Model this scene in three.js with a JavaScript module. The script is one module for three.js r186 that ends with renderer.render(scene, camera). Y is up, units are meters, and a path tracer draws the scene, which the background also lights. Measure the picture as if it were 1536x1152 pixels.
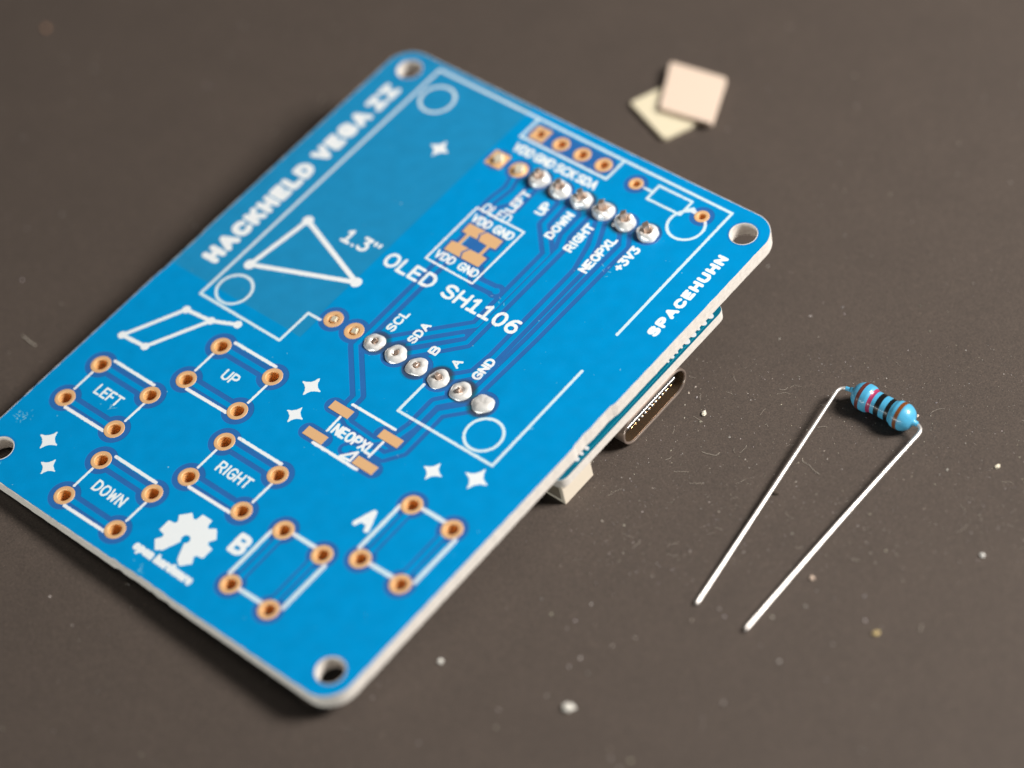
import * as THREE from 'three';
import { RectAreaLightUniformsLib } from 'three/addons/lights/RectAreaLightUniformsLib.js';
import { RoundedBoxGeometry } from 'three/addons/geometries/RoundedBoxGeometry.js';
import { mergeGeometries } from 'three/addons/utils/BufferGeometryUtils.js';
import { ImprovedNoise } from 'three/addons/math/ImprovedNoise.js';

// ---------------------------------------------------------------- camera, light, exposure
// all numbers below are millimetres; MM turns them into metres
const MM = 0.001;
const scene = new THREE.Scene();
const camera = new THREE.PerspectiveCamera(17.897, 4 / 3, 0.01, 5);
camera.position.set(12.1751, 159.1247, 147.0305).multiplyScalar(MM);
camera.up.set(0.051692, 0.675601, -0.735453);
camera.lookAt(new THREE.Vector3(-0.056108, -0.73331, -0.677575).add(camera.position));
camera.focus = 0.212;
camera.userData.fStop = 11;

const renderer = new THREE.WebGLRenderer({ antialias: true });
renderer.toneMapping = THREE.LinearToneMapping;
renderer.toneMappingExposure = 1;
renderer.shadowMap.enabled = true;
scene.background = new THREE.Color().setRGB(0.022, 0.022, 0.023);

RectAreaLightUniformsLib.init();
function softbox(w, h, at, to, intensity, color) {
  const l = new THREE.RectAreaLight(color, intensity, w, h);
  l.position.set(...at); l.lookAt(...to); scene.add(l);
}
softbox(0.13, 0.13, [0.31, 0.274, 0.006], [0, 0, 0], 57, new THREE.Color().setRGB(1, 0.955, 0.9));      // key from the right
softbox(0.42, 0.05, [-0.26, 0.03, 0.34], [0, 0.004, 0], 14, new THREE.Color().setRGB(0.97, 1.0, 0.95));      // low pale card in front, left
softbox(0.5, 0.4, [0.06, 0.62, 0.1], [0, 0, 0], 0.2, new THREE.Color().setRGB(0.97, 0.98, 1.0));      // soft overhead fill

// ---------------------------------------------------------------- helpers
function rng(a) { return () => { a |= 0; a = a + 0x6D2B79F5 | 0; let t = Math.imul(a ^ a >>> 15, 1 | a); t = t + Math.imul(t ^ t >>> 7, 61 | t) ^ t; return ((t ^ t >>> 14) >>> 0) / 4294967296; }; }
const noise = new ImprovedNoise();
const scaled = new WeakSet();
const used = {};
function numbered(name) { used[name] = (used[name] ?? -1) + 1; return used[name] ? name + '_' + String(used[name]).padStart(3, '0') : name; }
function mesh(name, geo, mat, parent, at, rot) {
  if (!scaled.has(geo)) { geo.scale(MM, MM, MM); scaled.add(geo); }
  const m = new THREE.Mesh(geo, mat); m.name = parent ? name : numbered(name);
  if (at) m.position.set(at[0] * MM, at[1] * MM, at[2] * MM);
  if (rot) m.rotation.set(...rot);
  m.castShadow = m.receiveShadow = true;
  (parent || scene).add(m); return m;
}
function tag(o, label, category, group, kind) {
  if (label) o.userData.label = label; if (category) o.userData.category = category;
  if (group) o.userData.group = group; if (kind) o.userData.kind = kind; return o;
}
const lin = (r, g, b) => new THREE.Color().setRGB(r, g, b);
const std = (c, roughness, metalness = 0, extra = {}) => new THREE.MeshStandardMaterial({ color: lin(...c), roughness, metalness, ...extra });
function dataTex(w, h, fill, srgb, repeat) {                       // fill(i, j) -> [r, g, b] 0..255
  const d = new Uint8Array(w * h * 4);
  for (let j = 0; j < h; j++) for (let i = 0; i < w; i++) { const c = fill(i, j), k = (j * w + i) * 4; d[k] = c[0]; d[k + 1] = c[1]; d[k + 2] = c[2]; d[k + 3] = 255; }
  const t = new THREE.DataTexture(d, w, h, THREE.RGBAFormat);
  t.magFilter = THREE.LinearFilter; t.minFilter = THREE.LinearFilter;
  if (srgb) t.colorSpace = THREE.SRGBColorSpace;
  if (repeat) { t.wrapS = t.wrapT = THREE.RepeatWrapping; t.repeat.set(...repeat); }
  t.needsUpdate = true; return t;
}
const fbm = (x, y, z, o = 4) => { let s = 0, a = 1; for (let k = 0; k < o; k++) { s += a * noise.noise(x, y, z); x *= 2.03; y *= 2.03; a *= 0.5; } return s; };

// ---------------------------------------------------------------- the table
{
  const N = 2048, r = rng(5), TILE = 110;
  const val = new Float32Array(N * N);
  const K = 20;                                                     // coarse blotches on a small lattice
  for (let j = 0; j < N; j++) for (let i = 0; i < N; i++) {
    const x = i / N * K, y = j / N * K;
    val[j * N + i] = 1 + 0.05 * noise.noise(x, y, 3.3) + 0.035 * noise.noise(x * 5.1, y * 5.1, 8.1) + 0.05 * noise.noise(x * 23, y * 23, 1.7) + 0.3 * noise.noise(i * 0.37, j * 0.37, 6.2) + (r() - 0.5) * 0.5;
  }
  for (let k = 0; k < 16000; k++) {                                  // powdery grains too fine to stand up
    const x = r() * N | 0, y = r() * N | 0, a = 0.25 + 1.5 * r() ** 4;
    val[y * N + x] += a; if (r() < 0.35) val[y * N + (x + 1) % N] += a * 0.7;
  }
  for (let k = 0; k < 420; k++) {                                   // hair-fine scuffs
    let x = r() * N, y = r() * N, a = r() * 6.3, n = 6 + 26 * r() ** 2, s = 0.15 + 0.45 * r() ** 2;
    for (let q = 0; q < n; q++) { val[((y | 0) + N) % N * N + ((x | 0) + N) % N] += s; x += Math.cos(a); y += Math.sin(a); a += (r() - 0.5) * 0.5; }
  }
  const map = dataTex(N, N, (i, j) => { const v = val[j * N + i]; return [Math.min(255, 77 * v ** 0.6), Math.min(255, 67 * v ** 0.6), Math.min(255, 60 * v ** 0.6)]; }, true);
  const bump = dataTex(1024, 1024, (i, j) => { const v = 128 + 60 * noise.noise(i * 0.11, j * 0.11, 2) + 60 * (r() - 0.5); return [v, v, v]; });
  for (const t of [map, bump]) t.wrapS = t.wrapT = THREE.RepeatWrapping;
  const mat = new THREE.MeshStandardMaterial({ map, bumpMap: bump, bumpScale: 0.00002, roughness: 0.78 });
  const g = new THREE.BoxGeometry(440, 20, 360);
  const p = g.attributes.position, uv = g.attributes.uv;
  for (let k = 0; k < p.count; k++) uv.setXY(k, p.getX(k) / TILE + 0.5, p.getZ(k) / TILE + 0.5);
  tag(mesh('tabletop', g, mat, null, [0, -10, 0]), 'matt dark brown tabletop dusted with fine pale specks', 'tabletop', null, 'structure');
}

// ---------------------------------------------------------------- the circuit board
// board frame: u along the short side, v along the long side, n out of the printed face, origin in the printed face
const board = new THREE.Group(); board.name = 'circuit_board'; scene.add(board);
board.matrix.set(0.757053, 0.647315, -0.088628, -15.54518 * MM, 0.028835, 0.102415, 0.994324, 5.06111 * MM, 0.652717, -0.755311, 0.058868, -4.27509 * MM, 0, 0, 0, 1);
board.matrix.decompose(board.position, board.quaternion, board.scale); board.scale.set(1, 1, 1);
tag(board, 'blue circuit board with white print, propped on a small module beneath', 'circuit board');

const U0 = -18.1, U1 = 27.43, V0 = -29.85, V1 = 30.0, T = 1.46;
const PADS = [];                                                   // {u, v, ro, ri, sq, kind}
for (const [u, v] of [[-14.67, -15.48], [-6.64, -7.89], [-6.65, -23.03], [1.3, -15.48]])
  for (const [a, b] of [[0, 0], [6.5, 0], [0, -4.5], [6.5, -4.5]]) PADS.push({ u: u + a, v: v + b, ro: 0.96, ri: 0.6, cl: 1.5 });
for (const [u, v] of [[12.25, -19.4], [19.72, -11.39]])
  for (const [a, b] of [[0, 0], [4.5, 0], [0, -6.5], [4.5, -6.5]]) PADS.push({ u: u + a, v: v + b, ro: 0.96, ri: 0.56, cl: 1.4 });
for (let i = 0; i < 4; i++) PADS.push({ u: 1.35 + 2.54 * i, v: 27.47, ro: 0.86, ri: 0.45, cl: 1.25, sq: i === 0 });
PADS.push({ u: 13.02, v: 27.19, ro: 0.7, ri: 0.36, cl: 1.15 }, { u: 20.61, v: 27.14, ro: 0.7, ri: 0.36, cl: 1.15 });
for (let i = 0; i < 8; i++) {
  PADS.push({ u: 2.54 * i, v: 0, ro: 0.93, ri: 0.5, cl: 1.42, kind: i < 2 ? 'pin' : 'low', i });
  PADS.push({ u: 2.54 * i, v: 22.86, ro: 0.93, ri: 0.5, cl: 1.3, sq: i === 0, kind: i < 2 ? 'shiny' : 'tall', i });
}
const MOUNTS = [[25.03, 27.42], [-15.45, 27.6], [25.05, -27.25], [-15.5, -27.24]];

// ---- artwork of the printed face: copper layer and white print, drawn in millimetres
const S = 34, CW = Math.round((U1 - U0) * S), CH = Math.round((V1 - V0) * S);
function layer() {
  const c = document.createElement('canvas'); c.width = CW; c.height = CH;
  const x = c.getContext('2d');
  x.fillStyle = '#000'; x.fillRect(0, 0, CW, CH);
  x.setTransform(S, 0, 0, -S, -U0 * S, V1 * S); x.lineCap = x.lineJoin = 'round'; return x;
}
const line = (x, pts, w, style, close) => { x.strokeStyle = style; x.lineWidth = w; x.beginPath(); pts.forEach((p, k) => k ? x.lineTo(...p) : x.moveTo(...p)); if (close) x.closePath(); x.stroke(); };
const disc = (x, u, v, r, style) => { x.fillStyle = style; x.beginPath(); x.arc(u, v, r, 0, 6.2832); x.fill(); };
const poly = (x, pts, style) => { x.fillStyle = style; x.beginPath(); pts.forEach((p, k) => k ? x.lineTo(...p) : x.moveTo(...p)); x.closePath(); x.fill(); };

const JUMP = [
  [[3.0, 15.35], [4.95, 15.38], [4.6, 14.8], [4.85, 14.2], [3.98, 14.2], [3.98, 12.95], [4.95, 12.95], [4.62, 12.3], [4.9, 11.7], [3.05, 11.7], [3.0, 12.85], [3.66, 12.95], [3.66, 14.2], [3.05, 14.25]],
  [[4.83, 14.8], [5.15, 15.35], [7.05, 15.3], [7.12, 14.15], [6.5, 14.1], [6.5, 12.95], [7.15, 12.9], [7.15, 11.7], [5.12, 11.7], [4.83, 12.3], [5.15, 12.92], [6.18, 12.95], [6.18, 14.1], [5.12, 14.15]],
];
const LEDPADS = [[7.66, -7.22], [7.64, -10.54], [13.48, -7.2], [13.54, -10.53]];

const cu = layer();                                                // red: gap in the copper, green: no copper anywhere
poly(cu, [[U0, -3.1], [-3.2, -3.1], [-1.2, -3.2], [-1.2, -1.2], [-1.5, 0], [-1.5, V1], [U0, V1]], '#0f0');
const TR = [                                                       // [points, trace width, gap each side]
  [[[5.08, 22.86], [5.2, 19.0], [3.9, 17.4], [3.88, 0.9], [3.75, -1.1], [7.9, -5.3], [7.9, -6.5]], 0.44, 0.5],
  [[[2.54, 22.86], [3.2, 20.6], [2.9, 18.6], [2.9, 17.3]], 0.4, 0.4],
  [[[5.08, 0], [8.3, 3.25], [11.5, 6.4], [11.5, 16.3], [8.95, 18.9], [8.8, 21.7], [7.62, 22.86]], 0.46, 0.46],
  [[[7.62, 0], [8.9, 1.2], [12.05, 4.45], [12.1, 17.4], [11.5, 18.8], [11.45, 21.6], [10.16, 22.86]], 0.46, 0.46],
  [[[7.7, 1.4], [11.26, 4.92]], 0.34, 0.4],
  [[[12.7, 0], [14.08, 1.2], [14.95, 2.1], [15.2, 4.5], [15.2, 16.2], [14.4, 19.2], [12.8, 22.6]], 0.46, 0.46],
  [[[13.8, -6.8], [14.15, -5.2], [14.15, -2.2], [16.4, 0.2], [16.68, 7.8], [16.8, 20.6], [15.24, 22.86]], 0.46, 0.46],
  [[[17.78, 0], [16.95, -1.05], [15.25, -2.75], [15.25, -7.6], [14.2, -9.0], [13.4, -9.0], [11.0, -9.9]], 0.5, 0.42],
  [[[7.2, 11.4], [8.0, 10.3], [10.4, 10.4]], 0.45, 0.5],
  [[[7.6, -7.2], [9.2, -8.0], [12.4, -8.2], [13.5, -7.2]], 0.3, 0.4],
];
for (const b of [[-14.67, -15.48], [-6.64, -7.89], [-6.65, -23.03], [1.3, -15.48]]) for (const dv of [0, -4.5]) TR.push([[[b[0], b[1] + dv], [b[0] + 6.5, b[1] + dv]], 0.5, 0.5]);
for (const b of [[12.25, -19.4], [19.72, -11.39]]) for (const du of [0.25, 4.25]) TR.push([[[b[0] + du, b[1]], [b[0] + du, b[1] - 6.5]], 0.55, 0.2]);
for (const [p, w, g] of TR) line(cu, p, w + 2 * g, '#f00');
for (const p of PADS) disc(cu, p.u, p.v, p.cl, '#f00');
line(cu, [[1.35, 27.47], [8.97, 27.47]], 2.2, '#f00');
for (const [u, v] of LEDPADS) line(cu, [[u - 0.9, v], [u + 0.9, v]], 1.75, '#f00');
for (const j of JUMP) { poly(cu, j, '#f00'); line(cu, j, 0.55, '#f00', true); }
poly(cu, [[3.9, 12.9], [6.3, 12.9], [6.3, 14.2], [3.9, 14.2]], '#f00');
disc(cu, 10.93, -10.18, 0.72, '#f00'); disc(cu, 10.93, -10.18, 0.38, '#000');
disc(cu, 10.4, 10.4, 0.85, '#f00'); disc(cu, 10.4, 10.4, 0.36, '#000'); line(cu, [[8.0, 10.3], [10.4, 10.4]], 0.45, '#000');
for (const [p, w] of TR) line(cu, p, w, '#000');
for (const [u, v] of MOUNTS) disc(cu, u, v, 1.5, '#00f');

const si = layer(), W = '#fff';
const G = {                                                        // single-stroke letters: width, path (cap height 1)
  A: [0.8, 'M0 0L.4 1L.8 0M.14 .34L.66 .34'], B: [0.74, 'M0 0V1H.4C.78 1 .78 .53 .4 .53H0M.4 .53C.86 .53 .86 0 .4 0H0'],
  C: [0.75, 'M.75 .84C.58 1.04 0 1.14 0 .5C0 -.14 .58 -.04 .75 .16'], D: [0.76, 'M0 0V1H.28C.9 1 .9 0 .28 0Z'],
  E: [0.62, 'M.62 1H0V0H.62M0 .52H.52'], F: [0.62, 'M.62 1H0V0M0 .5H.52'], G: [0.78, 'M.74 .84C.58 1.06 0 1.14 0 .5C0 -.16 .62 -.04 .78 .14V.46H.44'],
  H: [0.72, 'M0 0V1M.72 0V1M0 .5H.72'], I: [0.2, 'M.1 0V1'], K: [0.7, 'M0 0V1M.7 1L0 .42M.24 .6L.7 0'], L: [0.58, 'M0 1V0H.58'],
  N: [0.7, 'M0 0V1L.7 0V1'], O: [0.8, 'M.4 1C-.13 1 -.13 0 .4 0C.93 0 .93 1 .4 1Z'], P: [0.72, 'M0 0V1H.4C.84 1 .84 .46 .4 .46H0'],
  R: [0.74, 'M0 0V1H.4C.84 1 .84 .46 .4 .46H0M.38 .46L.74 0'], S: [0.7, 'M.66 .86C.5 1.05 0 1.05 0 .74C0 .42 .7 .6 .7 .27C.7 -.07 .15 -.05 0 .14'],
  T: [0.76, 'M0 1H.76M.38 1V0'], U: [0.74, 'M0 1V.3C0 -.1 .74 -.1 .74 .3V1'], V: [0.76, 'M0 1L.38 0L.76 1'], W: [0.92, 'M0 1L.22 0L.46 .8L.7 0L.92 1'],
  X: [0.7, 'M0 0L.7 1M0 1L.7 0'], 0: [0.7, 'M.35 1C-.1 1 -.1 0 .35 0C.8 0 .8 1 .35 1Z'], 1: [0.64, 'M.05 .8L.32 1V0M0 0H.64'],
  3: [0.66, 'M.02 1H.64L.3 .6C.8 .6 .8 0 .3 0C.15 0 .05 .04 0 .12'], 6: [0.64, 'M.58 .97C.2 1.05 0 .7 0 .33C0 -.12 .66 -.12 .66 .3C.66 .7 .1 .7 .02 .35'],
  '.': [0.2, 'M.1 0V.02'], '"': [0.5, 'M.02 1.02L.06 .84M.46 1.02L.44 .84'], '+': [0.6, 'M0 .45H.6M.3 .15V.75'], ' ': [0.45, ''],
  '|': [0.66, 'M0 1H.66M0 0H.66M.33 0V1'],                       // an I with slabs
};
// text centred at (cu_, cv) over the length len; turned = reads along +v with letter tops towards -u
function text(str, u, v, len, cap, w, turned = false, gapK = 0.34, alpha = 1) {
  let tot = 0; for (const ch of str) tot += G[ch][0] + gapK; tot -= gapK;
  const kx = (len - w) / tot, ky = cap - w;
  si.save(); si.translate(u, v); if (turned) si.rotate(Math.PI / 2); si.translate(-(len - w) / 2, -ky / 2);
  si.strokeStyle = W; si.globalAlpha = alpha;
  let x = 0;
  for (const ch of str) {
    const p = new Path2D(), q = new Path2D(G[ch][1]);
    p.addPath(q, new DOMMatrix([kx, 0, 0, ky, x * kx, 0]));
    si.lineWidth = w; si.stroke(p); x += G[ch][0] + gapK;
  }
  si.restore();
}
function star(u, v, r) {
  si.fillStyle = W; si.strokeStyle = W; si.lineWidth = 0.16; si.beginPath();
  for (let k = 0; k < 4; k++) { const a = k * Math.PI / 2, b = a + Math.PI / 2, c = a + Math.PI / 4; k || si.moveTo(u + r * Math.cos(a), v + r * Math.sin(a)); si.quadraticCurveTo(u + 0.27 * r * Math.cos(c), v + 0.27 * r * Math.sin(c), u + r * Math.cos(b), v + r * Math.sin(b)); }
  si.fill(); si.stroke();
}
const lw = 0.3, GR = '#e4e4f2';
// outline of the display module, with its four screw circles
line(si, [[-1.0, -0.7], [-2.5, -0.72], [-2.55, -4.48], [-12.8, -4.42], [-12.78, 29.1], [22.7, 28.85], [22.74, 12.26]], lw, GR);
line(si, [[22.72, 7.47], [22.76, -4.55], [11.96, -4.55], [11.97, -1.15]], lw, GR);
for (const [u, v] of [[-10.3, 25.9], [-10.38, -2.35], [20.02, -2.45]]) { si.strokeStyle = GR; si.lineWidth = 0.3; si.beginPath(); si.arc(u, v, 1.72, 0, 6.2832); si.stroke(); }
si.lineWidth = 0.3; si.beginPath(); si.arc(20.05, 25.55, 1.72, 0.75, 0.75 - 4.95, true); si.stroke();
line(si, [[18.9, 26.9], [19.35, 27.5], [19.9, 27.2]], 0.3, GR);
// resistor symbol
line(si, [[14.0, 27.2], [15, 27.2]], 0.28, GR); line(si, [[15, 26.28], [15, 28.12], [18.8, 28.1], [18.8, 26.28]], 0.28, GR, true); line(si, [[18.8, 27.2], [19.8, 27.15]], 0.28, GR);
// display connector
line(si, [[-0.1, 26.3], [-0.05, 28.85]], 0.3, GR); line(si, [[10.3, 28.85], [10.28, 26.24], [-0.1, 26.3]], 0.3, GR);
['VDD', 'GND', 'SCK', 'SDA'].forEach((s, i) => text(s, 1.38 + 2.54 * i, 25.05, 2.36, 1.15, 0.27));
// jumper box
line(si, [[2.3, 10.0], [2.3, 17.2], [8.0, 17.15], [7.98, 9.93]], 0.22, W, true);
text('OLED', 4.35, 17.6, 3.3, 1.2, 0.2); text('VDD', 3.85, 16.1, 2.3, 1.05, 0.24); text('GND', 6.45, 16.12, 2.3, 1.05, 0.24);
text('VDD', 3.8, 11.0, 2.3, 1.0, 0.23); text('GND', 6.6, 10.98, 2.3, 1.0, 0.23);
// large captions
text('1.3"', -4.1, 8.2, 4.1, 1.72, 0.33); text('OLED', 2.1, 8.12, 6.0, 1.72, 0.34); text('SH1106', 10.6, 8.1, 8.7, 1.72, 0.34);
text('HACKHELD', -15.13, 5.95, 14.1, 2.0, 0.66, true, 0.56); text('VEGA', -15.13, 17.4, 7.2, 2.0, 0.66, true, 0.56); text('||', -15.13, 23.35, 3.5, 1.95, 0.62, true, 0.42);
text('SPACEHUHN', 25.22, 19.1, 10.6, 1.12, 0.36, true, 0.5);
// captions of the pins
text('LEFT', 5.1, 19.8, 2.9, 1.05, 0.25, true); text('UP', 7.68, 20.3, 1.6, 1.05, 0.27, true); text('DOWN', 10.25, 19.5, 3.5, 1.0, 0.26, true);
text('RIGHT', 12.75, 19.3, 3.7, 1.05, 0.27, true); text('NEOPXL', 15.5, 18.6, 4.7, 1.05, 0.27, true); text('+3V3', 17.98, 19.6, 3.1, 1.05, 0.28, true);
text('SCL', 5.15, 3.0, 2.55, 0.98, 0.23, true); text('SDA', 7.7, 3.0, 2.5, 0.98, 0.23, true); text('B', 10.22, 2.25, 0.95, 1.0, 0.25, true);
text('A', 12.85, 2.2, 0.95, 0.98, 0.23, true); text('GND', 15.3, 3.0, 2.6, 1.0, 0.25, true);
// button outlines and captions
function buttonPrint(u, v, str, len) {
  line(si, [[u + 0.85, v + 1.0], [u + 5.95, v + 1.0]], 0.34, W); line(si, [[u + 0.82, v - 5.25], [u + 5.75, v - 5.18]], 0.34, W);
  line(si, [[u, v - 1.05], [u - 0.02, v - 3.3]], 0.26, W); line(si, [[u + 6.72, v - 1.0], [u + 6.68, v - 3.3]], 0.26, W);
  text(str, u + 3.28, v - 2.1, len, 1.22, 0.22);
}
buttonPrint(-14.67, -15.48, 'LEFT', 3.15); buttonPrint(-6.64, -7.89, 'UP', 1.75); buttonPrint(-6.65, -23.03, 'DOWN', 3.75); buttonPrint(1.3, -15.48, 'RIGHT', 3.9);
for (const [u, v] of [[12.25, -19.4], [19.72, -11.39]]) {
  line(si, [[u - 0.8, v - 0.6], [u - 0.82, v - 5.7]], 0.4, GR); line(si, [[u + 1.12, v + 0.2], [u + 3.6, v + 0.22]], 0.42, GR);
  line(si, [[u + 1.1, v - 6.42], [u + 3.55, v - 6.36]], 0.42, GR); line(si, [[u + 5.45, v - 0.7], [u + 5.4, v - 5.7]], 0.42, GR);
}
text('B', 10.2, -22.55, 1.6, 2.15, 0.52); text('A', 17.55, -14.6, 1.85, 2.2, 0.52);
// RGB lamp footprint
line(si, [[8.15, -6.25], [13.15, -6.25]], 0.3, W); line(si, [[8.0, -11.22], [13.2, -11.27]], 0.32, W); line(si, [[8.12, -7.83], [8.18, -9.6]], 0.26, W); line(si, [[13.18, -7.83], [13.18, -9.65]], 0.26, W);
text('NEOPXL', 10.75, -9.0, 4.6, 1.2, 0.26); line(si, [[12.05, -9.85], [12.1, -10.9], [11.0, -11.0]], 0.27, W, true);
// stars and the two star figures
for (const [u, v, r] of [[-5.76, 21.05, 0.98], [3.62, -6.78, 1.0], [4.52, -9.88, 0.86], [-12.38, -24.15, 1.0], [-10.22, -26.2, 0.84], [18.87, -7.79, 0.92], [22.53, -6.34, 1.1]]) star(u, v, r);
line(si, [[-12.54, -6.54], [-9.6, -6.27], [-12.69, -11.75], [-15.51, -11.96]], 0.42, W, true); line(si, [[-9.6, -6.27], [-7.13, -5.23]], 0.42, W);
for (const [u, v] of [[-12.54, -6.54], [-9.6, -6.27], [-7.13, -5.23], [-15.51, -11.96], [-12.69, -11.75]]) disc(si, u, v, 0.43, W);
line(si, [[-10.34, 7.55], [-11.29, 0.63], [-1.23, 4.36]], 0.5, W, true);
for (const [u, v] of [[-10.34, 7.55], [-11.29, 0.63], [-1.23, 4.36]]) disc(si, u, v, 0.57, W);
// open gear emblem and its caption
{
  const cx = 5.8, cy = -24.8; si.save(); si.translate(cx, cy); si.fillStyle = W; si.strokeStyle = W; si.lineWidth = 0.2;
  const p = []; const ring = 2.02, tip = 2.62;
  for (let k = 0; k < 8; k++) {
    const a = Math.PI / 2 + k * Math.PI / 4; if (k === 4) continue;
    const at = (r, d) => [r * Math.cos(a + d), r * Math.sin(a + d)];
    p.push(at(ring, -0.3), at(tip, -0.19), at(tip, 0.19), at(ring, 0.3));
    if (k === 3) p.push([-0.95, -1.85], [-0.36, -0.55]); 
    if (k === 3) { for (let q = 0; q <= 12; q++) { const b = -Math.PI / 2 - 0.62 - q / 12 * (2 * Math.PI - 1.24); p.push([0.52 * Math.cos(b), 0.52 * Math.sin(b)]); } p.push([0.36, -0.55], [0.95, -1.85]); }
  }
  si.beginPath(); p.forEach((q, k) => k ? si.lineTo(...q) : si.moveTo(...q)); si.closePath(); si.fill(); si.stroke();
  si.restore();
  si.save(); si.translate(5.9, -27.98); si.scale(0.01, -0.01); si.font = 'bold 100px sans-serif'; si.textAlign = 'center';
  const wd = si.measureText('open hardware').width; si.scale(690 / wd, 1.0); si.fillStyle = W; si.strokeStyle = W; si.lineWidth = 17; si.fillText('open hardware', 0, 0); si.strokeText('open hardware', 0, 0);
  si.restore();
}
// wear: dust grains, scuffs and flux stains on the face
const wear = layer();
{
  const r = rng(77);
  for (let k = 0; k < 260; k++) { wear.globalAlpha = 0.25 + 0.6 * r(); disc(wear, U0 + r() * (U1 - U0), V0 + r() * (V1 - V0), 0.02 + 0.05 * r() ** 3, '#f00'); }
  wear.globalAlpha = 0.6;
  for (const [u, v, n, s] of [[-16.3, -23.6, 26, 0.9], [-14.6, -28.4, 14, 0.5], [-10.2, -18.4, 8, 0.5], [-10, 1, 6, 0.4], [22.9, 0.2, 8, 0.25], [17.1, 17.5, 6, 0.9], [10.8, 9.4, 4, 1.2], [4.7, -29.2, 10, 0.4]])
    for (let k = 0; k < n; k++) { const a = r() * 6.3, d = s * r(); let x = u + d * Math.cos(a), y = v + d * Math.sin(a); const b = r() * 6.3, l = 0.08 + 0.25 * r(); line(wear, [[x, y], [x + l * Math.cos(b), y + l * Math.sin(b)]], 0.03 + 0.03 * r(), '#f00'); }
  for (const p of PADS) if (p.kind === 'low' || p.kind === 'tall') {
    const a = r() * 6.3, du = 0.22 * Math.cos(a), dv = 0.22 * Math.sin(a), g = wear.createRadialGradient(p.u + du, p.v + dv, 0.8, p.u + du, p.v + dv, 1.42);
    g.addColorStop(0, 'rgba(0,255,0,1)'); g.addColorStop(0.45, 'rgba(0,255,0,0.75)'); g.addColorStop(1, 'rgba(0,255,0,0)'); wear.globalAlpha = 0.6 + 0.4 * r(); wear.fillStyle = g; wear.beginPath(); wear.arc(p.u + du, p.v + dv, 1.42, 0, 6.3); wear.fill();
  }
}
const px = (x) => x.canvas.getContext('2d').getImageData(0, 0, CW, CH).data;
const dCu = px(cu), dSi = px(si), dWe = px(wear), rn = rng(9);
const faceBump = new Uint8Array(CW * CH);
const faceMap = dataTex(CW, CH, (i, j) => {
  const y = CH - 1 - j, wx = Math.round(1.3 * noise.noise(i * 0.13, j * 0.13, 4)), wy = Math.round(1.3 * noise.noise(i * 0.13, j * 0.13, 9));
  const k = (y * CW + i) * 4, ks = (Math.min(CH - 1, Math.max(0, y + wy)) * CW + Math.min(CW - 1, Math.max(0, i + wx))) * 4;
  const gap = dCu[k] / 255, bare = dCu[k + 1] / 255, rim = dCu[k + 2] / 255, ink = dSi[ks] / 255, dust = dWe[k] / 255, flux = dWe[k + 1] / 255;
  const f = 1 + 0.03 * noise.noise(i * 0.02, j * 0.02, 1) + (rn() - 0.5) * 0.05;
  let c = [0, 146, 211];
  c = c.map((a, q) => a + ([32, 140, 192][q] - a) * bare);
  c = c.map((a, q) => a + ([46, 108, 178][q] - a) * gap * (1 - 0.6 * bare));
  c = c.map((a, q) => a + ([26, 120, 190][q] - a) * rim * 0.5);
  c = c.map((a, q) => a + ([70, 52, 44][q] - a) * flux * 0.75);
  const op = ink * (0.95 + 0.05 * noise.noise(i * 0.3, j * 0.3, 6)), tone = dSi[ks] ? dSi[ks] / 255 : 1;
  c = c.map((a, q) => (a * f) * (1 - op) + [250, 249, 249][q] * op);
  c = c.map((a, q) => a + ([225, 225, 225][q] - a) * dust);
  faceBump[j * CW + i] = 90 + 60 * ink - 60 * gap - 30 * bare;
  return c.map((a) => Math.max(0, Math.min(255, a)));
}, true);
const faceBumpTex = dataTex(CW, CH, (i, j) => { const b = faceBump[j * CW + i]; return [b, b, b]; });
const faceRough = dataTex(CW >> 1, CH >> 1, (i, j) => { const k = ((CH - 1 - j * 2) * CW + i * 2) * 4, b = 82 + 90 * dSi[k] / 255 + 20 * noise.noise(i * 0.06, j * 0.06, 2); return [b, b, b]; });

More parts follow.
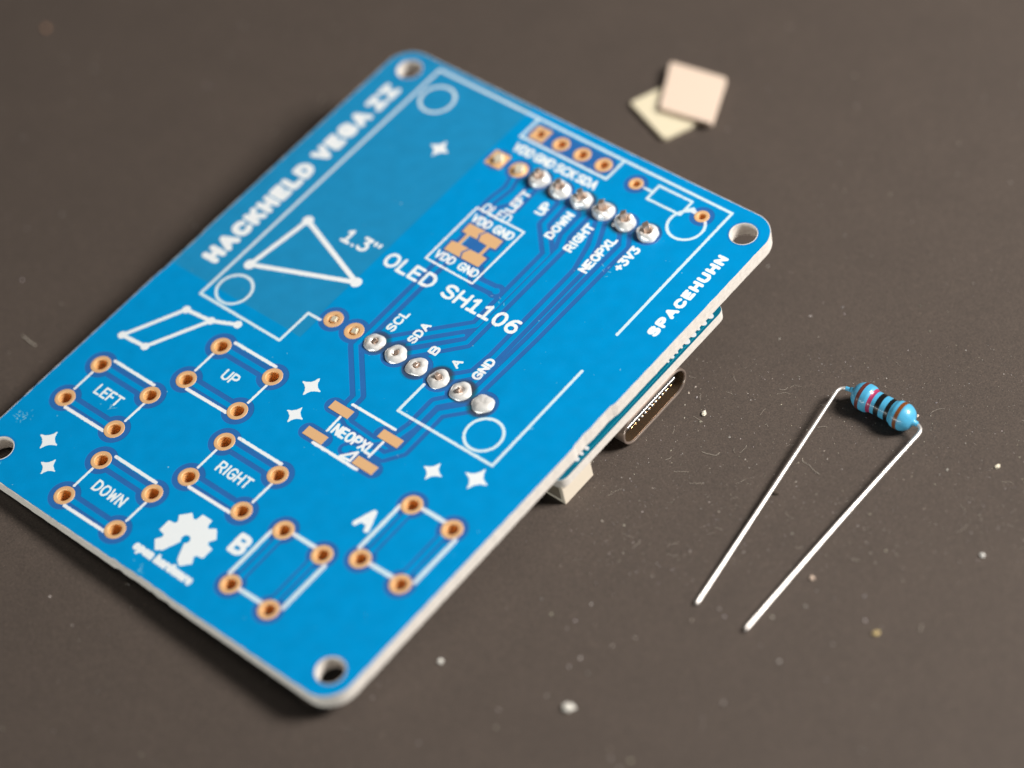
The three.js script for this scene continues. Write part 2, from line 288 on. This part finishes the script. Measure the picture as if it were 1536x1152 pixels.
// ---- solid board
function outline(inset, wob, seed) {
  const pts = [], r = rng(seed), rad = 2.6;
  const u0 = U0 + inset, u1 = U1 - inset, v0 = V0 + inset, v1 = V1 - inset, R = rad - inset;
  const edge = (a, b) => { const n = Math.max(1, Math.round(Math.hypot(b[0] - a[0], b[1] - a[1]) / 0.3)); for (let k = 0; k < n; k++) pts.push([a[0] + (b[0] - a[0]) * k / n, a[1] + (b[1] - a[1]) * k / n]); };
  const arc = (cx, cy, a0) => { for (let k = 0; k < 10; k++) { const a = a0 + k / 10 * Math.PI / 2; pts.push([cx + R * Math.cos(a), cy + R * Math.sin(a)]); } };
  edge([u0 + R, v0], [u1 - R, v0]); arc(u1 - R, v0 + R, -Math.PI / 2); edge([u1, v0 + R], [u1, v1 - R]); arc(u1 - R, v1 - R, 0);
  edge([u1 - R, v1], [u0 + R, v1]); arc(u0 + R, v1 - R, Math.PI / 2); edge([u0, v1 - R], [u0, v0 + R]); arc(u0 + R, v0 + R, Math.PI);
  const cu_ = (u0 + u1) / 2, cv = (v0 + v1) / 2;
  return pts.map(([u, v]) => {
    let d = wob * (noise.noise(u * 1.1, v * 1.1, seed) + 0.4 * noise.noise(u * 3, v * 3, seed + 3));
    // where the board was snapped off its panel
    const tab = (x, a, b) => x > a && x < b ? Math.min(1, (x - a) * 3, (b - x) * 3) : 0;
    if (u > u1 - 0.2) d += tab(v, 0.6, 6.2) * (0.14 + 0.08 * noise.noise(v * 1.1, 0.5, 2));
    if (u < u0 + 0.2) d += tab(v, -4.5, 1.4) * (0.08 + 0.07 * noise.noise(v * 1.3, 4.5, 2));
    if (v < v0 + 0.2) d += tab(u, 1.6, 8.4) * (0.06 + 0.12 * noise.noise(u * 1.6, 7.5, 2));
    const nu = u < u0 + 0.2 ? 1 : u > u1 - 0.2 ? -1 : 0, nv = v < v0 + 0.2 ? 1 : v > v1 - 0.2 ? -1 : 0;
    return new THREE.Vector2(u + nu * d, v + nv * d);
  });
}
function holeAt(u, v, r, n) { const p = new THREE.Path(); const q = []; for (let k = 0; k < n; k++) { const a = -k / n * 2 * Math.PI; q.push(new THREE.Vector2(u + r * Math.cos(a), v + r * Math.sin(a))); } p.setFromPoints(q); return p; }
function pierced(inset, wob, seed, extra) {
  const s = new THREE.Shape(outline(inset, wob, seed));
  for (const p of PADS) s.holes.push(holeAt(p.u, p.v, p.ri + 0.01 + (extra ? 0.02 : 0), 24));
  for (const [u, v] of MOUNTS) s.holes.push(holeAt(u, v, 1.24 + extra, 48));
  return s;
}
const fibreTex = (() => { const r = rng(31); return dataTex(512, 512, (i, j) => { const streak = 6 * noise.noise(i * 0.02, j * 0.35, 3), b = 226 + streak + 12 * noise.noise(i * 0.06, j * 0.06, 7) + 22 * (r() - 0.5); return [b, b * 0.972, b * 0.94]; }, true, [1 / 12, 1 / 12]); })();
const M = {
  fibre: new THREE.MeshStandardMaterial({ map: fibreTex, roughness: 0.85 }),
  maskUnder: std([0.004, 0.2, 0.42], 0.3),
  face: new THREE.MeshPhysicalMaterial({ map: faceMap, roughnessMap: faceRough, roughness: 1, bumpMap: faceBumpTex, bumpScale: 0.00006, specularIntensity: 0.6 }),
  copper: std([0.92, 0.56, 0.28], 0.55, 0.25),
  plating: std([0.97, 0.55, 0.22], 0.42, 0.3, { bumpMap: dataTex(128, 128, (i, j) => { const b = 128 + 90 * noise.noise(i * 0.25, j * 0.12, 2); return [b, b, b]; }), bumpScale: 0.00009 }),
  solder: std([0.97, 0.95, 0.92], 0.3, 0.36),
  pin: std([0.98, 0.9, 0.7], 0.4, 0.2),
  cut: std([0.62, 0.47, 0.38], 0.4, 0.7),
  cream: std([0.82, 0.73, 0.6], 0.6),
  steel: std([0.56, 0.46, 0.4], 0.34, 0.8),
  bright: std([0.9, 0.9, 0.9], 0.28, 0.9),
  gold: std([0.95, 0.6, 0.28], 0.25, 1),
  black: std([0.012, 0.011, 0.01], 0.4),
  silk: std([0.8, 0.8, 0.8], 0.6),
};
const uvBoard = (g) => { const p = g.attributes.position, uv = g.attributes.uv; for (let k = 0; k < p.count; k++) uv.setXY(k, (p.getX(k) - U0) / (U1 - U0), (p.getY(k) - V0) / (V1 - V0)); return g; };
{
  const core = new THREE.ExtrudeGeometry(pierced(0, 0.03, 21, 0), { depth: T - 0.02, bevelEnabled: false });
  core.translate(0, 0, -T);
  mesh('board_core', core, [M.fibre, M.fibre], board);
  const under = new THREE.ShapeGeometry(pierced(0.12, 0.05, 44, 0.04)); under.translate(0, 0, -T - 0.02); mesh('solder_mask', under, M.maskUnder, board);
  mesh('printed_face', uvBoard(new THREE.ShapeGeometry(pierced(0.07, 0.045, 23, 0.07))), M.face, board);
}
// ---- pads, plated holes, solder
const flat = (pts, h, bev) => { const s = new THREE.Shape(pts.map((p) => new THREE.Vector2(...p))); return new THREE.ExtrudeGeometry(s, { depth: h, bevelEnabled: bev > 0, bevelSize: bev, bevelThickness: bev, bevelSegments: 2, curveSegments: 8 }); };
const up = (g) => g.rotateX(Math.PI / 2);                           // lathe axis y -> n
const cache = {};
const ringGeo = (ro, ri) => cache['r' + ro + ri] ||= up(new THREE.LatheGeometry([[ri, -0.06], [ri, 0.0], [ri + 0.05, 0.035], [ro - 0.03, 0.035], [ro, 0.02], [ro, -0.03]].map((p) => new THREE.Vector2(...p)), 36));
const squareGeo = (ro, ri) => cache['s' + ro + ri] ||= (() => {
  const s = new THREE.Shape(), c = 0.12; s.moveTo(-ro + c, -ro); s.lineTo(ro - c, -ro); s.quadraticCurveTo(ro, -ro, ro, -ro + c); s.lineTo(ro, ro - c); s.quadraticCurveTo(ro, ro, ro - c, ro); s.lineTo(-ro + c, ro); s.quadraticCurveTo(-ro, ro, -ro, ro - c); s.lineTo(-ro, -ro + c); s.quadraticCurveTo(-ro, -ro, -ro + c, -ro);
  s.holes.push(holeAt(0, 0, ri, 28)); return new THREE.ExtrudeGeometry(s, { depth: 0.05, bevelEnabled: false }).translate(0, 0, -0.015);
})();
const tubeGeo = (ri) => cache['t' + ri] ||= up(new THREE.LatheGeometry([[ri - 0.05, -T - 0.03], [ri - 0.035, -T / 2], [ri - 0.02, -0.3], [ri, -0.05]].map((p) => new THREE.Vector2(...p)), 28));
function blobGeo(profile, seed, amt) {
  const g = up(new THREE.LatheGeometry(profile.map((p) => new THREE.Vector2(...p)), 32)), p = g.attributes.position;
  for (let k = 0; k < p.count; k++) {
    const x = p.getX(k), y = p.getY(k), z = p.getZ(k), q = 1 + amt * noise.noise(x * 1.3 + seed, y * 1.3, z * 1.3 + seed * 2);
    p.setXYZ(k, x * q, y * q, z <= 0 ? z : z * (1 + 1.6 * amt * noise.noise(x * 2.1, y * 2.1 + seed, 3)));
  }
  g.computeVertexNormals(); return g;
}
const rs = rng(404);
function pinGeo(top, s, seed) {
  const r = rng(seed), g = new RoundedBoxGeometry(s, s, top + 1.2, 2, 0.07), p = g.attributes.position;
  g.translate(0, 0, (top - 1.2) / 2);
  for (let k = 0; k < p.count; k++) if (p.getZ(k) > top - 0.2) p.setZ(k, p.getZ(k) + 0.25 * p.getX(k) * (r() * 0.3 + 0.8) + 0.1 * p.getY(k));
  g.computeVertexNormals(); return g;
}
for (const p of PADS) {
  const pad = mesh('pad', p.sq ? squareGeo(p.ro, p.ri) : ringGeo(p.ro, p.ri), M.copper, board, [p.u, p.v, 0]);
  mesh('plated_hole', tubeGeo(p.ri), M.plating, pad);
  if (p.kind === 'pin') mesh('pin', pinGeo(0.1, 0.58, p.i + 3), M.pin, pad, [0, 0.05, 0], [0, 0, 0.2]);
  if (p.kind === 'shiny') mesh('pin', pinGeo(0.5, 0.8, p.i + 8), M.pin, pad, [0.14, -0.02, 0], [0.05, 0.1, 0.5]);
  if (p.kind === 'low') {
    const h = p.i === 7 ? 0.34 : 0.3 + 0.1 * rs();
    const prof = [[1.02, -0.02], [1.0, 0.05], [0.9, h * 0.5], [0.7, h * 0.85], [0.5, h], [0.34, h * (p.i === 7 ? 1.02 : 0.7)], [0.26, h * (p.i === 7 ? 0.98 : 0.25)], [0, h * (p.i === 7 ? 0.95 : 0.2)]];
    const b = mesh('solder_joint', blobGeo(prof, p.i * 3.7, 0.16), M.solder, board, [p.u, p.v, 0.02], [0, 0, rs() * 6]);
    if (p.i < 7) mesh('pin', pinGeo(h + 0.04 + 0.25 * (p.i > 4), 0.4, p.i + 20), M.cut, b, [(rs() - 0.5) * 0.2, 0.1 * rs(), 0], [0.15 * (rs() - 0.5), 0.15, rs()]);
  }
  if (p.kind === 'tall') {
    const h = 0.62 + 0.12 * rs();
    const prof = [[1.0, -0.02], [1.0, 0.1], [0.94, 0.34], [0.8, h * 0.82], [0.62, h], [0.47, h * 0.9], [0.36, h * 0.5], [0, h * 0.2]];
    const b = mesh('solder_joint', blobGeo(prof, p.i * 5.3 + 1, 0.19), M.solder, board, [p.u, p.v, 0.02]);
    mesh('pin', pinGeo(1.12 + 0.2 * rs(), 0.56, p.i + 40), M.cut, b, [-0.08, 0.1, 0], [0.06 * (rs() - 0.5), -0.05, rs()]);
    if (p.i === 6) { const t = new THREE.SphereGeometry(0.17, 12, 8); mesh('solder_bead', t, M.solder, b, [-0.75, -0.75, 0.08]); }
  }
}
for (const j of JUMP) mesh('jumper_pad', flat(j, 0.03, 0), M.copper, board, [0, 0, 0.002]);
for (const [u, v] of LEDPADS) mesh('lamp_pad', flat([[u - 1.15, v - 0.46], [u + 1.15, v - 0.48], [u + 1.15, v + 0.46], [u - 1.15, v + 0.47]], 0.035, 0), M.copper, board, [0, 0, 0.002]);
// bare rims of the four screw holes
for (const [u, v] of MOUNTS) mesh('hole_rim', up(new THREE.LatheGeometry([[1.22, -T], [1.22, -0.02], [1.24, 0.006], [1.29, 0.004], [1.3, -0.03]].map((q) => new THREE.Vector2(...q)), 48)), M.fibre, board, [u, v, 0]);

// ---- the small module soldered underneath
const ZM = -2.45;                                                    // its upper face
{
  const s = new THREE.Shape(), a = -6.7, b = 27.42, c = -1.6, d = 21.25, r = 1.0;
  s.moveTo(a, c); s.lineTo(b - r, c); s.quadraticCurveTo(b, c, b, c + r); s.lineTo(b, d - r); s.quadraticCurveTo(b, d, b - r, d); s.lineTo(18.6, d); s.lineTo(17.6, 24.25); s.lineTo(a, 24.25); s.closePath();
  const g = new THREE.ExtrudeGeometry(s, { depth: 0.99, bevelEnabled: false, curveSegments: 10 }); g.translate(0, 0, ZM - 1.01);
  const mod = mesh('module_board', g, [M.fibre, M.fibre], board);
  const top = new THREE.ShapeGeometry(s, 10); top.scale(0.9985, 0.9985, 1); top.translate(0, 0.02, ZM);
  mesh('solder_mask', top, std([0.003, 0.15, 0.24], 0.25), mod);
  const ridge = new THREE.BoxGeometry(0.05, 19, 0.02); ridge.translate(27.12, 10, ZM + 0.004); mesh('trace', ridge, std([0.01, 0.3, 0.4], 0.25), mod);
  for (const [v, rr] of [[19.85, 0.3], [18.9, 0.28], [18.12, 0.16], [17.37, 0.3], [16.45, 0.32], [15.69, 0.14], [15.01, 0.15], [14.4, 0.2], [13.8, 0.13], [2.59, 0.2], [1.89, 0.17], [1.22, 0.24]]) {
    const q = new THREE.CylinderGeometry(rr, rr, 0.06, 16); q.rotateX(Math.PI / 2); mesh('print_dot', q, M.silk, mod, [26.87, v - 0.1, ZM + 0.03]);
  }
  const bar = new THREE.BoxGeometry(20.4, 2.4, 0.42);               // header strips between the two boards
  for (const v of [0, 22.86]) mesh('header_strip', bar, M.black, board, [8.89, v, -1.86]);
}
// ---- the reversible charging socket
{
  const CV = 10.6, HW = 4.35, HH = 1.48, CZ = -4.96, F = 27.5, L = 7.4;
  const stad = (Q, hw, hh, rev) => { const n = 14, pts = []; for (let k = 0; k <= n; k++) { const t = -Math.PI / 2 + k / n * Math.PI; pts.push([hw - hh + hh * Math.cos(t), hh * Math.sin(t)]); } for (let k = 0; k <= n; k++) { const t = Math.PI / 2 + k / n * Math.PI; pts.push([-(hw - hh) + hh * Math.cos(t), hh * Math.sin(t)]); } if (rev) pts.reverse(); Q.setFromPoints(pts.map((p) => new THREE.Vector2(...p))); return Q; };
  const s = stad(new THREE.Shape(), HW, HH); s.holes.push(stad(new THREE.Path(), HW - 0.12, HH - 0.12, true));
  const toU = (g) => { g.rotateX(Math.PI / 2); g.rotateZ(Math.PI / 2); return g; };   // shape (x, y), depth z -> (v, n, u)
  const shell = new THREE.ExtrudeGeometry(s, { depth: L, bevelEnabled: true, bevelSize: 0.04, bevelThickness: 0.05, bevelSegments: 2, curveSegments: 8 });
  toU(shell); 
  const port = mesh('charging_socket', shell, M.steel, board, [F - L, CV, CZ]);
  port.userData.label = 'steel rimmed reversible charging socket';
  const liner = stad(new THREE.Shape(), HW - 0.115, HH - 0.115); liner.holes.push(stad(new THREE.Path(), HW - 0.17, HH - 0.17, true));
  mesh('liner', toU(new THREE.ExtrudeGeometry(liner, { depth: L - 0.3, bevelEnabled: false })), std([0.34, 0.23, 0.14], 0.22, 0.85), port, [0.18, 0, 0]);
  const back = new THREE.ExtrudeGeometry(stad(new THREE.Shape(), HW - 0.13, HH - 0.13), { depth: 0.4, bevelEnabled: false }); toU(back); mesh('back_wall', back, M.black, port, [0.3, 0, 0]);
  const tw = 6.7;
  const tongue = new RoundedBoxGeometry(5.6, tw, 0.62, 2, 0.12); mesh('tongue', tongue, M.black, port, [L - 0.42 - 2.8, 0, 0]);
  const plate = new RoundedBoxGeometry(5.5, tw + 0.02, 0.22, 2, 0.05); mesh('tongue_plate', plate, M.bright, port, [L - 0.36 - 2.75, 0, 0.2]);
  const con = new RoundedBoxGeometry(3.2, 0.3, 0.14, 1, 0.05);
  for (let k = 0; k < 12; k++) { mesh('contact', con, M.gold, port, [L - 0.42 - 1.58, -2.75 + k * 0.5, -0.3]); }
  const nub = new THREE.SphereGeometry(0.13, 8, 6);
  for (let k = 0; k < 9; k++) mesh('contact_tip', nub, M.bright, port, [L - 0.36, -1.9 + k * 0.48, -0.1]);
}
// ---- the little battery connector, open towards the near end
{
  const W_ = 5.6, D = 3.75, H = 2.5, w = 0.42;
  const parts = [];
  const bx = (a, b, c, x, y, z) => { const g = new RoundedBoxGeometry(a, b, c, 1, 0.05); g.translate(x, y, z); parts.push(g.toNonIndexed ? g : g); };
  bx(w, D, H, W_ / 2 - w / 2, 0, 0); bx(w, D, H, -W_ / 2 + w / 2, 0, 0); bx(W_ - 2 * w + 0.06, D - 0.004, 0.36, 0, 0, -H / 2 + 0.183); bx(W_ - 2 * w + 0.06, D - 0.004, 0.3, 0, 0, H / 2 - 0.155); bx(W_ - 2 * w + 0.06, 0.6, H - 0.6, 0, D / 2 - 0.303, 0);
  const con = mesh('battery_connector', mergeGeometries(parts), M.cream, board, [27.16 - W_ / 2, 0.42, -4.55]);
  con.userData.label = 'cream plastic battery connector under the board edge';
  const pin = new RoundedBoxGeometry(0.4, 2.6, 0.4, 1, 0.05); for (const x of [-0.62, 0.62]) mesh('pin', pin, M.pin, con, [x, 0.2, -0.1]);
  const tab = new THREE.CylinderGeometry(0.55, 0.55, 1.6, 18); tab.rotateZ(Math.PI / 2); mesh('solder_tab', tab, std([0.42, 0.38, 0.33], 0.5, 0.4), con, [W_ / 2 - 1.0, D / 2 + 0.02, 0.55]);
}

// ---------------------------------------------------------------- the resistor
{
  const res = new THREE.Group(); res.name = 'resistor'; scene.add(res);
  tag(res, 'sky blue banded resistor with two long bent wire leads lying on the dark tabletop', 'resistor');
  const A = new THREE.Vector3(29.9, 1.26, 4.12), B = new THREE.Vector3(34.51, 1.25, 7.99);
  const mid = A.clone().add(B).multiplyScalar(0.5), dir = B.clone().sub(A), L = dir.length(); dir.normalize();
  res.position.set(mid.x * MM, 0, mid.z * MM);
  const q = new THREE.Quaternion().setFromUnitVectors(new THREE.Vector3(0, 1, 0), dir);
  const h = L / 2;
  const R = (t) => {                                               // radius along the body, t from -h to h
    const a = Math.abs(t), s = h - a;
    if (s < 0.95) { const k = s / 0.95; return 0.4 + 0.8 * Math.sqrt(Math.max(0, 1 - (1 - k) * (1 - k))) * (0.85 + 0.15 * k) ; }
    if (a > 1.45) return 1.2 - 0.03 * ((a - 1.75) / 0.5) ** 2;
    const k = Math.min(1, (1.45 - a) / 0.5); return 1.19 - 0.21 * k * k * (3 - 2 * k);
  };
  const prof = (t0, t1, n, add) => { const p = []; for (let k = 0; k <= n; k++) { const t = t0 + (t1 - t0) * k / n; p.push(new THREE.Vector2(1.05 * R(t) + add, t)); } return p; };
  const body = new THREE.LatheGeometry([new THREE.Vector2(0, -h - 0.42), new THREE.Vector2(0.225, -h - 0.42), new THREE.Vector2(0.25, -h - 0.22), new THREE.Vector2(0.32, -h - 0.06), ...prof(-h + 0.02, h - 0.02, 90, 0), new THREE.Vector2(0.32, h + 0.06), new THREE.Vector2(0.25, h + 0.22), new THREE.Vector2(0.225, h + 0.42), new THREE.Vector2(0, h + 0.42)], 48);
  const blue = new THREE.MeshPhysicalMaterial({ color: lin(0.08, 0.42, 0.68), roughness: 0.42, clearcoat: 0.5, clearcoatRoughness: 0.12, bumpMap: dataTex(128, 128, (i, j) => { const b = 128 + 70 * noise.noise(i * 0.12, j * 0.12, 5); return [b, b, b]; }), bumpScale: 0.00004 });
  const bm = mesh('body', body, blue, res, [0, mid.y, 0]); bm.quaternion.copy(q);
  const bands = [[-2.05, 0.36, [0.13, 0.03, 0.025], 'dark brown band'], [-0.98, 0.36, [0.4, 0.04, 0.12], 'crimson band'], [-0.18, 0.5, [0.008, 0.007, 0.007], 'wide black band'], [0.8, 0.4, [0.008, 0.007, 0.007], 'narrow black band'], [1.85, 0.36, [0.2, 0.06, 0.012], 'light brown band']];
  for (const [t, w, c, label] of bands) {
    const m = mesh('colour_band', new THREE.LatheGeometry(prof(t - w / 2, t + w / 2, 8, 0.012), 48), new THREE.MeshPhysicalMaterial({ color: lin(...c), roughness: 0.35, clearcoat: 0.5, clearcoatRoughness: 0.15 }), bm);
    m.userData.label = label;
  }
  const V = (x, y, z) => new THREE.Vector3(x - mid.x, y, z - mid.z);
  const tin = std([0.93, 0.88, 0.84], 0.36, 0.7);
  const lead = (pts, name) => {
    const path = new THREE.CurvePath();
    const [a, b, c, tip] = pts;                                      // straight, bend round b, straight to the tip
    const b0 = b.clone().lerp(a, Math.min(0.9, 0.75 / b.distanceTo(a))), b1 = b.clone().lerp(tip, 0.85 / b.distanceTo(tip));
    path.add(new THREE.LineCurve3(a, b0)); path.add(new THREE.QuadraticBezierCurve3(b0, b, b1)); path.add(new THREE.CubicBezierCurve3(b1, b1.clone().lerp(tip, 0.33).add(c), b1.clone().lerp(tip, 0.66).add(c), tip));
    const N = 120, g = new THREE.TubeGeometry({ __proto__: path, getPointAt: (t) => path.getPoint(t), getTangentAt: (t) => path.getTangent(t) }, N, 0.162, 22, false);
    const cap = new THREE.SphereGeometry(0.162, 18, 10); cap.scale(1, 0.9, 1); cap.translate(tip.x, tip.y, tip.z);
    const sl = new THREE.CurvePath(); sl.add(new THREE.LineCurve3(a, b0)); sl.add(new THREE.QuadraticBezierCurve3(b0, b0.clone().lerp(b, 0.12), b0.clone().lerp(b, 0.24).lerp(b1, 0.015)));
    mesh('paint_sleeve', new THREE.TubeGeometry({ __proto__: sl, getPointAt: (t) => sl.getPoint(t), getTangentAt: (t) => sl.getTangent(t) }, 24, 0.185, 18, false), blue, res);
    return mesh('lead', mergeGeometries([g, cap]), tin, res);
  };
  const endA = V(...A.clone().addScaledVector(dir, -0.1).toArray()), endB = V(...B.clone().addScaledVector(dir, 0.1).toArray());
  lead([endA, V(28.71, 1.22, 3.4), new THREE.Vector3(0.05, 0, -0.05), V(15.16, 0.26, 25.49)]);
  lead([endB, V(35.33, 1.2, 8.75), new THREE.Vector3(-0.1, 0, -0.08), V(18.98, 0.34, 28.39)]);
}

// ---------------------------------------------------------------- two little pale squares
function padSquare(c, y, h, col, tilt, label) {
  const s = new THREE.Shape(); const P = c.map((p) => new THREE.Vector2(p[0], -p[1]));
  const ctr = P.reduce((a, p) => a.clone().add(p), new THREE.Vector2()).multiplyScalar(0.25);
  const R = 0.35;
  P.forEach((p, k) => { const a = P[(k + 3) % 4], b = P[(k + 1) % 4]; const p0 = p.clone().lerp(a, R / p.distanceTo(a)).sub(ctr), p1 = p.clone().lerp(b, R / p.distanceTo(b)).sub(ctr), pc = p.clone().sub(ctr); k ? s.lineTo(p0.x, p0.y) : s.moveTo(p0.x, p0.y); s.quadraticCurveTo(pc.x, pc.y, p1.x, p1.y); });
  s.closePath();
  const g = new THREE.ExtrudeGeometry(s, { depth: h - 0.1, bevelEnabled: true, bevelSize: 0.05, bevelThickness: 0.05, bevelSegments: 2 }); g.rotateX(-Math.PI / 2); g.translate(0, 0.05, 0);
  const m = mesh('square_chip', g, std(col, 0.7), null, [ctr.x, y, -ctr.y], tilt);
  return tag(m, label, 'square chip');
}
padSquare([[11.79, -36.59], [14.81, -31.06], [20.0, -34.2], [17.0, -39.8]], 0, 0.45, [0.8, 0.72, 0.52], null, 'pale yellow square chip flat on the tabletop, partly covered by the pinkish one');
padSquare([[16.01, -41.77], [21.33, -38.8], [19.55, -32.2], [14.6, -34.95]], 0.47, 0.5, [0.84, 0.67, 0.54], [0.0, 0, 0.0], 'pinkish beige square chip lying across the corner of the yellow one');

// ---------------------------------------------------------------- crumbs and dust
function crumbGeo(seed, r, sx, sy, sz) { const g = new THREE.IcosahedronGeometry(r, 3), p = g.attributes.position; for (let k = 0; k < p.count; k++) { const x = p.getX(k), y = p.getY(k), z = p.getZ(k), q = 0.92 + 0.85 * noise.noise(x * 1.7 / r + seed, y * 2 / r, z * 2 / r); p.setXYZ(k, x * q * sx, y * q * sy, z * q * sz); } g.computeVertexNormals(); return g; }
[
  [4.5, 35.24, 0.36, 1.35, [0.9, 0.87, 0.8], 'large white crumb on the tabletop below the board, nearest the bottom edge'],
  [16.81, 4.75, 0.2, 1.6, [0.85, 0.8, 0.68], 'cream crumb on the tabletop to the right of the charging socket'],
  [38.7, 21.91, 0.2, 1.2, [0.92, 0.9, 0.86], 'bright white crumb on the tabletop far right of the wire leads'],
  [41.22, 12.42, 0.16, 1.8, [0.85, 0.78, 0.62], 'small oblong cream crumb by the right edge below the resistor'],
  [24.64, 23.42, 0.19, 1.15, [0.86, 0.68, 0.55], 'pinkish crumb on the tabletop just right of the lower wire lead'],
  [29.26, 29.31, 0.2, 1.6, [0.62, 0.48, 0.22], 'ochre yellow crumb on the tabletop right of the lead ends'],
  [-5.77, 30.12, 0.22, 1.2, [0.9, 0.88, 0.82], 'white crumb on the tabletop right of the rounded near corner of the board'],
  [-49.12, -54.15, 0.3, 1.1, [0.42, 0.24, 0.15], 'blurred brown crumb at the far upper left of the tabletop'],
  [35.16, 6.28, 0.12, 1.5, [0.72, 0.6, 0.5], 'tiny beige crumb touching the right end of the resistor'],
  [22.38, 14.18, 0.2, 1.4, [0.07, 0.05, 0.035], 'dark brown crumb beside the left wire lead of the resistor'],
].forEach(([x, z, r, s, c, label], k) => { const m = mesh('crumb', crumbGeo(k * 7.3, r * 0.86, s, 0.8, 1), std(c, 0.7), null, [x, r * 0.6, z], [0, k * 1.3, 0]); tag(m, label, 'crumb', 'crumbs on the tabletop'); });
{
  const r = rng(2024), g = crumbGeo(1.5, 1, 1.2, 0.7, 1); g.scale(MM, MM, MM); scaled.add(g);
  const seen = [[5.49, 30.38], [6.52, 24.99], [3.23, 25.83], [5.18, 26.62], [4.51, 27.33], [14.64, 27.1], [16.92, 26.08], [10.0, 28.58], [16.7, 35.35], [9.23, 40.4], [-1.06, 35.03], [-1.26, 36.74], [-7.35, 37.87], [-29.41, 37.86], [-41.51, -42.73], [25.73, 30.14], [21.37, 31.6], [16.22, 1.51], [16.47, 5.62], [9.45, 16.86], [29.38, 19.96], [29.66, 21.04], [30.93, 20.9], [23.38, 18.6], [31.18, 5.07], [-42.29, -13.14], [2.77, 33.92], [15.59, 2.22], [16.27, 2.75], [28.54, 27.94], [24.92, 24.68], [23.87, 26.25], [21.14, 27.18]];
  const N = 3200, im = new THREE.InstancedMesh(g, std([1, 1, 1], 0.75), N); im.name = 'dust';
  const m4 = new THREE.Matrix4(), e = new THREE.Euler(), qq = new THREE.Quaternion(), c = new THREE.Color();
  for (let k = 0; k < N; k++) {
    let x, z, s;
    if (k < seen.length) { [x, z] = seen[k]; s = 0.045 + 0.04 * r(); }
    else if (k < 2100) { x = 4 + 46 * r(); z = -2 + 25 * r(); s = 0.011 + 0.024 * r() ** 3; }
    else { x = -58 + 122 * r(); z = -66 + 116 * r(); s = 0.02 + 0.05 * r() ** 4; }
    e.set(0, r() * 6.3, 0); m4.compose(new THREE.Vector3(x * MM, s * 0.5 * MM, z * MM), qq.setFromEuler(e), new THREE.Vector3(s * (1 + r() * 0.8), s, s)); im.setMatrixAt(k, m4);
    const b = k < 40 ? 0.25 + 0.4 * r() : k < 2100 ? 0.18 + 0.5 * r() ** 1.5 : 0.16 + 0.4 * r(); im.setColorAt(k, c.setRGB(b, b * (0.86 + 0.1 * r()), b * (0.7 + 0.24 * r())));
  }
  im.castShadow = im.receiveShadow = true; scene.add(im); tag(im, 'scattered pale dust grains over the dark tabletop', 'dust', null, 'stuff');
  const fib = [];
  const fibre = (x, z, n, a, rad, curl) => { const p = []; for (let k = 0; k < n; k++) { p.push(new THREE.Vector3(x, 0.03 + 0.05 * r(), z)); a += (r() - 0.5) * curl; x += 0.22 * Math.cos(a); z += 0.22 * Math.sin(a); } fib.push(new THREE.TubeGeometry(new THREE.CatmullRomCurve3(p), n * 3, rad, 5, false)); };
  fibre(24.9, 10.4, 12, 1.3, 0.018, 1.1); fibre(17.9, 9.3, 9, 2.2, 0.018, 1.6); fibre(-45.4, -9.2, 10, 0.9, 0.05, 0.4); fibre(28, 21.6, 4, 0.5, 0.022, 0.3); fibre(33, 28.6, 4, 2.0, 0.025, 0.3);
  for (let k = 0; k < 46; k++) fibre(8 + 36 * r(), -1 + 22 * r(), 3 + 5 * r() | 0, r() * 6.3, 0.006 + 0.007 * r(), 1.4);
  const lint = mesh('lint', mergeGeometries(fib), std([0.5, 0.45, 0.38], 0.8), null);
  tag(lint, 'short hair-thin lint fibres strewn over the tabletop', 'lint', null, 'stuff');
}

renderer.render(scene, camera);
